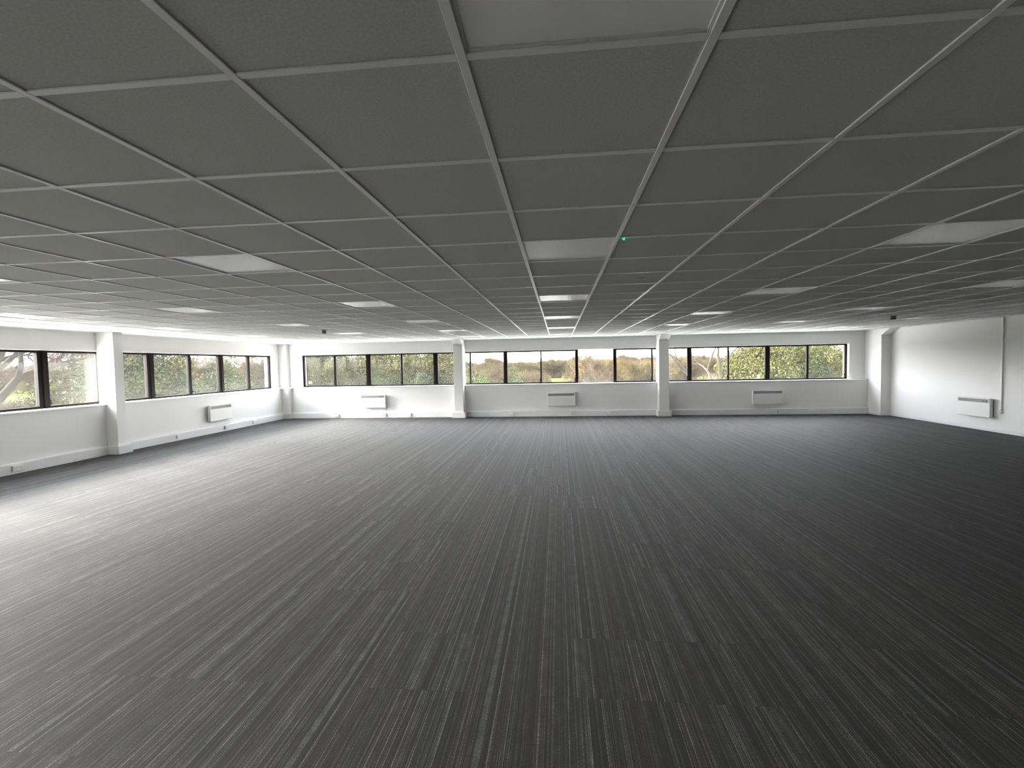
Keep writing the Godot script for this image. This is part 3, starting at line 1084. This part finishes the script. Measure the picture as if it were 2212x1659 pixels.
func build_outdoors() -> void:
	make_clumps()
	var st := mb()
	box(st, Vector3(-2500, GROUND - 1.0, -3000), Vector3(2500, GROUND, 600))
	struct("ground", st, M.ground)
	patch("pasture", "bright green pasture beyond the long window wall", "field", PackedVector2Array([Vector2(-46, 10), Vector2(-46, -52), Vector2(-75, -110), Vector2(-200, -260), Vector2(-420, -200), Vector2(-420, 60)]), GROUND, GROUND + 0.03, M.pasture)
	patch("meadow", "thin strip of green meadow in front of the distant hedgerow", "field", PackedVector2Array([Vector2(-22, -118), Vector2(17, -118), Vector2(22, -175), Vector2(-28, -175)]), GROUND, GROUND + 0.04, M.pasture)
	patch("rough_grassland", "golden rough grassland beyond the far windows", "field", PackedVector2Array([Vector2(12, -45), Vector2(120, -45), Vector2(260, -170), Vector2(24, -170)]), GROUND, GROUND + 0.02, M.gold)
	patch("gravel_yard", "pale gravel yard around the building, under the trees", "yard", PackedVector2Array([Vector2(-45, 30), Vector2(-45, -50), Vector2(-30, -62), Vector2(11, -62), Vector2(11.5, -44), Vector2(60, -44), Vector2(60, 30)]), GROUND, GROUND + 0.01, M.gravel)
	# far hills
	var nz := FastNoiseLite.new()
	nz.seed = 4
	nz.frequency = 0.0011
	st = mb()
	var prev := []
	for k in 181:
		var a := -PI * 0.78 + PI * 1.1 * k / 180.0
		var d := Vector3(sin(a), 0, -cos(a))
		var hgt := 9.0 + 7.0 * nz.get_noise_2d(a * 900.0, 0.0) + 3.0 * nz.get_noise_2d(a * 5000.0, 50.0)
		var p := [d * 1350.0 + Vector3(0, GROUND - 1, 0), d * 1800.0 + Vector3(0, GROUND + hgt, 0), d * 2400.0 + Vector3(0, GROUND - 1, 0)]
		if prev:
			quad(st, prev[0], p[0], p[1], prev[1], (Vector3.UP - d * 0.1).normalized())
			quad(st, prev[1], p[1], p[2], prev[2], (Vector3.UP + d * 0.1).normalized())
		prev = p
	struct("hills", st, M.hill)

	var ivy := [Color(0.066, 0.064, 0.017), Color(0.05, 0.054, 0.014), Color(0.085, 0.076, 0.024), Color(0.035, 0.042, 0.012)]
	var olive := [Color(0.075, 0.07, 0.02), Color(0.058, 0.056, 0.017), Color(0.095, 0.08, 0.028)]
	var dark := [Color(0.028, 0.04, 0.014), Color(0.02, 0.032, 0.012), Color(0.04, 0.052, 0.016)]
	var green := [Color(0.04, 0.06, 0.014), Color(0.055, 0.075, 0.016), Color(0.03, 0.046, 0.014)]
	var tan := [Color(0.085, 0.064, 0.032), Color(0.07, 0.055, 0.03), Color(0.1, 0.075, 0.035)]
	var brown := [Color(0.07, 0.054, 0.036), Color(0.055, 0.045, 0.032), Color(0.085, 0.063, 0.038)]
	var gold := [Color(0.12, 0.085, 0.03), Color(0.1, 0.075, 0.03), Color(0.085, 0.064, 0.025)]

	# --- far hedgerow of bare trees, seen between and beyond everything else
	var protos := []
	for k in 5:
		var o := {"seed": 500 + k, "h": 10.0, "depth": 3, "bark": M.bark_pale, "mesh": clump_twig, "leaf_mat": M.twig, "colours": brown if k % 2 else tan, "density": 1.1, "size": 1.35, "crown": "twigs", "bole": 0.18, "reach": 0.2, "mains": 4, "spread": 0.9}
		protos.append(tree("bare_tree", "bare brown winter tree in the distant hedgerow beyond the fields", Vector3.ZERO, o, "trees of the distant hedgerow"))
	var rng := RandomNumberGenerator.new()
	rng.seed = 88
	for k in 84:
		# three staggered rows, so that no two crowns grow through each other
		var a := -1.15 + 1.95 * k / 83.0
		var dist: float = [195.0, 222.0, 250.0][k % 3] + rng.randf_range(-3.0, 3.0)
		var c: Node3D = protos[k] if k < 5 else copy(protos[rng.randi_range(0, 4)], "bare_tree")
		c.position = Vector3(sin(a) * dist, GROUND, -cos(a) * dist)
		c.rotation.y = rng.randf() * TAU
		var s := rng.randf_range(0.72, 1.25)
		c.scale = Vector3(s * 1.1, s, s * 1.15)
	for p in [[-0.165, 138.0, 0.78], [-0.125, 146.0, 0.7], [-0.075, 140.0, 0.8], [0.04, 145.0, 0.72], [0.225, 140.0, 0.72], [0.3, 150.0, 0.78], [0.345, 142.0, 0.7]]:
		var c: Node3D = copy(protos[rng.randi_range(0, 4)], "bare_tree")
		c.position = at_dir(p[0], p[1])
		c.rotation.y = rng.randf() * TAU
		c.scale = Vector3(p[2] * 0.95, p[2], p[2] * 0.95)
	# hedge scrub at their feet
	var scrub := bush("hedge_bush", "low brown hedge bush at the foot of the distant trees", at_dir(-0.5, 150.0), Vector3(4.6, 1.9, 3.0), brown + tan, 611, 150, clump_twig, 1.7, "bushes of the distant hedgerow")
	for k in 62:
		var a := -1.12 + 1.9 * k / 61.0
		var dist: float = [168.0, 178.0][k % 2]
		var c := copy(scrub, "hedge_bush")
		c.position = Vector3(sin(a) * dist, GROUND, -cos(a) * dist)
		c.rotation.y = rng.randf() * TAU
		var s := rng.randf_range(0.8, 1.35)
		c.scale = Vector3(s, s, s)

	# --- beyond the window nearest the corner (back wall): tall ivy-clad trees close to the building
	var full := {"depth": 3, "bark": M.bark, "mesh": clump_leaf, "colours": ivy, "density": 3.6, "size": 1.15, "ivy": 0.8, "bole": 0.2, "reach": 0.14, "mains": 5, "spread": 0.8, "fill": 560}
	var sp := [
		[-0.525, 42.0, 9.2, "tall ivy-clad tree filling the far-wall window beside the corner boxing", ivy, 4.2],
		[-0.452, 52.0, 7.0, "olive-green ivy-clad tree with sky showing above it", olive, 3.4],
		[-0.375, 44.0, 9.0, "tall olive tree rising behind the laurel bushes", olive, 4.2],
		[-0.302, 50.0, 7.6, "broad ivy-clad tree above two dark conifers", ivy, 3.6],
		[-0.243, 46.0, 8.0, "ivy-clad tree beside the column's ivy-view side", olive, 3.8],
		[-0.415, 64.0, 7.4, "tan half-bare tree farther off between the ivy-clad ones", tan, 2.0],
	]
	var s0 := 700
	for p in sp:
		var o: Dictionary = full.duplicate()
		o.seed = s0
		o.h = p[2]
		o.colours = p[4]
		o.density = p[5]
		s0 += 1
		tree("ivy_clad_tree", p[3], at_dir(p[0], p[1]), o)
	bush("laurel_bush", "dark green laurel bush below the tall olive tree", at_dir(-0.392, 40.0), Vector3(2.2, 2.35, 1.6), dark + green, 801, 130, clump_leaf, 0.9)
	bush("laurel_bush", "smaller mid-green laurel bush next to the dark laurel", at_dir(-0.35, 41.0), Vector3(1.5, 2.25, 1.4), green, 802, 100, clump_leaf, 0.9)
	conifer("yew_tree", "low dark green yew below the broad ivy-clad tree", at_dir(-0.292, 40.0), 5.2, 1.5, dark, 803)
	conifer("yew_tree", "second dark yew, nearer the column than its neighbour", at_dir(-0.268, 43.0), 5.0, 1.3, dark, 804)

	# --- middle window: bushes in front of the open view
	bush("evergreen_bush", "rounded dark green bush at the edge of the middle window's view", at_dir(-0.175, 40.0), Vector3(1.8, 2.35, 1.5), green, 811, 120, clump_leaf, 1.0)
	bush("evergreen_bush", "small green bush half hidden by the middle window's first mullion", at_dir(-0.098, 42.0), Vector3(0.9, 2.5, 0.9), green, 812, 80, clump_leaf, 0.9)
	var bs := [[-0.15, 60.0, 5.2, 2.3, tan], [-0.115, 75.0, 6.0, 2.2, olive], [-0.06, 62.0, 3.4, 1.95, tan], [0.06, 42.0, 2.2, 2.85, tan], [0.088, 48.0, 2.0, 2.7, tan], [0.108, 44.0, 1.4, 2.5, gold]]
	var bl := ["tan leafless thicket behind the rounded green bush", "olive thicket in the middle distance of the middle window", "low tan scrub left of the green meadow strip", "pale tangled scrub seen through the frameless pane", "second tangle of pale scrub behind the frameless pane", "thin golden scrub at the edge of the frameless pane"]
	for k in bs.size():
		bush("scrub_bush", bl[k], at_dir(bs[k][0], bs[k][1]), Vector3(bs[k][2], bs[k][3], 2.0), bs[k][4], 820 + k, 230, clump_twig, 1.35)
	for k in 3:
		bush("willow_thicket", ["orange-tan willow thicket past the frameless pane", "second orange-tan willow thicket, next to the column", "golden willow thicket in front of the hills"][k], at_dir([0.135, 0.172, 0.205][k], [95.0, 100.0, 104.0][k]), Vector3(3.6, 2.55, 2.5), gold, 840 + k, 240, clump_twig, 1.6)
	bush("round_thicket", "rounded grey-brown thicket standing in the golden grassland", at_dir(-0.006, 165.0), Vector3(8.0, 3.3, 4.0), olive + brown, 850, 300, clump_twig, 2.0)

	# --- window next to the windowless wall
	tree("hazel_tree", "round bare tree beyond the column, standing in golden grass", at_dir(0.243, 62.0), {"seed": 901, "h": 7.8, "depth": 3, "bark": M.bark_pale, "mesh": clump_twig, "leaf_mat": M.twig, "colours": tan, "density": 1.6, "size": 1.1, "crown": "twigs", "bole": 0.14, "reach": 0.21, "mains": 5, "spread": 0.9})
	tree("leaning_tree", "leaning bare tree with long pale limbs across the window", at_dir(0.395, 27.0), {"seed": 905, "h": 9.0, "depth": 4, "bark": M.bark_pale, "mesh": clump_twig, "leaf_mat": M.twig, "colours": tan, "density": 0.12, "size": 0.8, "crown": "twigs", "lean": Vector3(-0.55, 0, -0.1), "r": 0.16, "bole": 0.42, "reach": 0.22, "mains": 3, "spread": 0.9, "forks": 2})
	var rs := [[0.405, 36.0, 7.6, "bushy ivy-clad tree behind the leaning bare tree", ivy, 4.0], [0.462, 40.0, 8.6, "dense dark ivy-clad tree next to the thick mullion", dark + ivy, 4.4], [0.522, 46.0, 7.6, "open ivy-clad tree towards the windowless wall", ivy, 2.4]]
	for p in rs:
		var o: Dictionary = full.duplicate()
		o.seed = s0
		o.h = p[2]
		o.colours = p[4]
		o.density = p[5]
		s0 += 1
		tree("ivy_clad_tree", p[3], at_dir(p[0], p[1]), o)
	for k in 4:
		bush("scrub_bush", ["tan scrub at the foot of the leaning tree", "tawny bracken bank below the dense ivy-clad tree", "tawny bracken bank below the open ivy-clad tree", "tawny bracken bank at the window's end by the windowless wall"][k], at_dir([0.36, 0.46, 0.535, 0.575][k], [48.0, 52.0, 56.0, 50.0][k]), Vector3(3.8, [2.0, 2.2, 2.3, 2.5][k], 2.2), tan + gold, 920 + k, 240, clump_twig, 1.35)

	# --- beyond the long window wall
	var lf := func(deg: float, dist: float) -> Vector3:
		return Vector3(-sin(deg_to_rad(deg)) * dist, GROUND, -cos(deg_to_rad(deg)) * dist)
	tree("bare_oak", "wide bare oak whose branches cross the window before the plain column", lf.call(55.5, 27.0), {"seed": 941, "h": 11.5, "depth": 5, "bark": M.bark, "mesh": clump_twig, "leaf_mat": M.twig, "colours": brown, "density": 0.06, "size": 0.8, "crown": "twigs", "bole": 0.26, "reach": 0.26, "mains": 5, "spread": 1.5, "up": 0.05, "forks": 3})
	var ls := [[48.4, 39.0, 10.0, "ivy-covered trunk standing against the pasture before the plain column", ivy, 1.6], [44.0, 35.0, 8.4, "large evergreen seen just past the plain column", dark + ivy, 3.4], [36.5, 42.0, 9.0, "slender ivy-clad tree in the last long-wall panes", ivy + green, 2.2], [33.4, 50.0, 7.2, "tan tree at the corner end of the long window wall", tan, 2.0], [39.3, 58.0, 7.0, "round bare tan tree above the pasture hedge", tan, 2.0], [37.7, 64.0, 7.4, "second round bare tan tree above the pasture hedge", tan, 2.0]]
	for p in ls:
		var o: Dictionary = full.duplicate()
		o.seed = s0
		o.h = p[2]
		o.colours = p[4]
		o.density = p[5]
		if p[4] == tan:
			o.mesh = clump_twig
			o.crown = "twigs"
			o.ivy = 0.0
		if p[0] > 48.0 or p[3].begins_with("slender"):
			o.mains = 3
			o.spread = 0.4
			o.ivy = 0.95
			o.fill = 0
			o.reach = 0.09
		s0 += 1
		tree("ivy_clad_tree" if p[4] != tan else "tan_tree", p[3], lf.call(p[0], p[1]), o)
	conifer("fir_tree", "tall green fir beyond the plain column's far side", lf.call(41.8, 40.0), 9.0, 1.9, green + dark, 961)
	bush("evergreen_bush", "dark green holly bush at the edge of the pasture", lf.call(40.1, 38.0), Vector3(1.5, 2.3, 1.4), dark + green, 971, 130, clump_leaf, 1.0)
	bush("evergreen_bush", "bright green low bush at the pasture's edge past the column", lf.call(43.2, 38.0), Vector3(1.0, 1.95, 1.0), green, 972, 90, clump_leaf, 1.0)
	bush("evergreen_bush", "dark green bush below the slender ivy-clad tree", lf.call(36.0, 39.0), Vector3(1.3, 2.2, 1.2), dark, 973, 100, clump_leaf, 1.0)
	for k in 3:
		bush("scrub_bush", ["brown hedge scrub under the wide bare oak", "olive hedge scrub between the oak and the ivy-covered trunk", "brown hedge scrub behind the holly bush"][k], lf.call([54.0, 51.0, 36.8][k], [38.0, 40.0, 46.0][k]), Vector3(3.0, [2.0, 1.8, 2.4][k], 2.2), [brown, olive, brown][k], 980 + k, 150, clump_twig, 1.1)

# ---------------------------------------------------------------- assembly
func _ready() -> void:
	cam = Camera3D.new()
	cam.name = "camera"
	cam.fov = rad_to_deg(2.0 * atan(829.5 / 1026.44))
	cam.near = 0.02
	cam.far = 5000.0
	cam.position = Vector3(0, 1.6136, 0)
	cam.rotation = Vector3(-0.0427, 0.0981, -0.0193)
	cam.current = true
	add_child(cam)

	var sky_m := ProceduralSkyMaterial.new()
	sky_m.sky_top_color = Color(0.93, 0.955, 1.0)
	sky_m.sky_horizon_color = Color(1.0, 1.0, 1.0)
	sky_m.sky_curve = 0.3
	sky_m.ground_horizon_color = Color(0.3, 0.3, 0.25)
	sky_m.ground_bottom_color = Color(0.3, 0.3, 0.25)
	sky_m.energy_multiplier = 0.6
	var sky := Sky.new()
	sky.sky_material = sky_m
	var env := Environment.new()
	env.background_mode = Environment.BG_SKY
	env.sky = sky
	env.ambient_light_source = Environment.AMBIENT_SOURCE_DISABLED
	env.tonemap_mode = Environment.TONE_MAPPER_LINEAR
	env.tonemap_exposure = 38.0
	env.sdfgi_enabled = true
	env.ssao_enabled = true
	env.ssil_enabled = true
	var we := WorldEnvironment.new()
	we.name = "daylight"
	we.environment = env
	add_child(we)

	# low winter sun behind thin cloud, shining softly through the long window wall
	var sun := DirectionalLight3D.new()
	sun.name = "sun"
	sun.light_color = Color(1.0, 0.985, 0.955)
	sun.light_energy = 0.8
	sun.light_angular_distance = 30.0
	sun.sky_mode = DirectionalLight3D.SKY_MODE_LIGHT_ONLY
	sun.shadow_enabled = true
	sun.directional_shadow_max_distance = 300.0
	add_child(sun)
	sun.look_at_from_position(Vector3.ZERO, Vector3(1.0, -0.4, -0.12))

	materials()
	build_floor()
	build_ceiling()
	build_walls()
	build_windows()
	build_columns()
	build_baseboards()
	build_lights()
	build_fittings()
	build_outdoors()
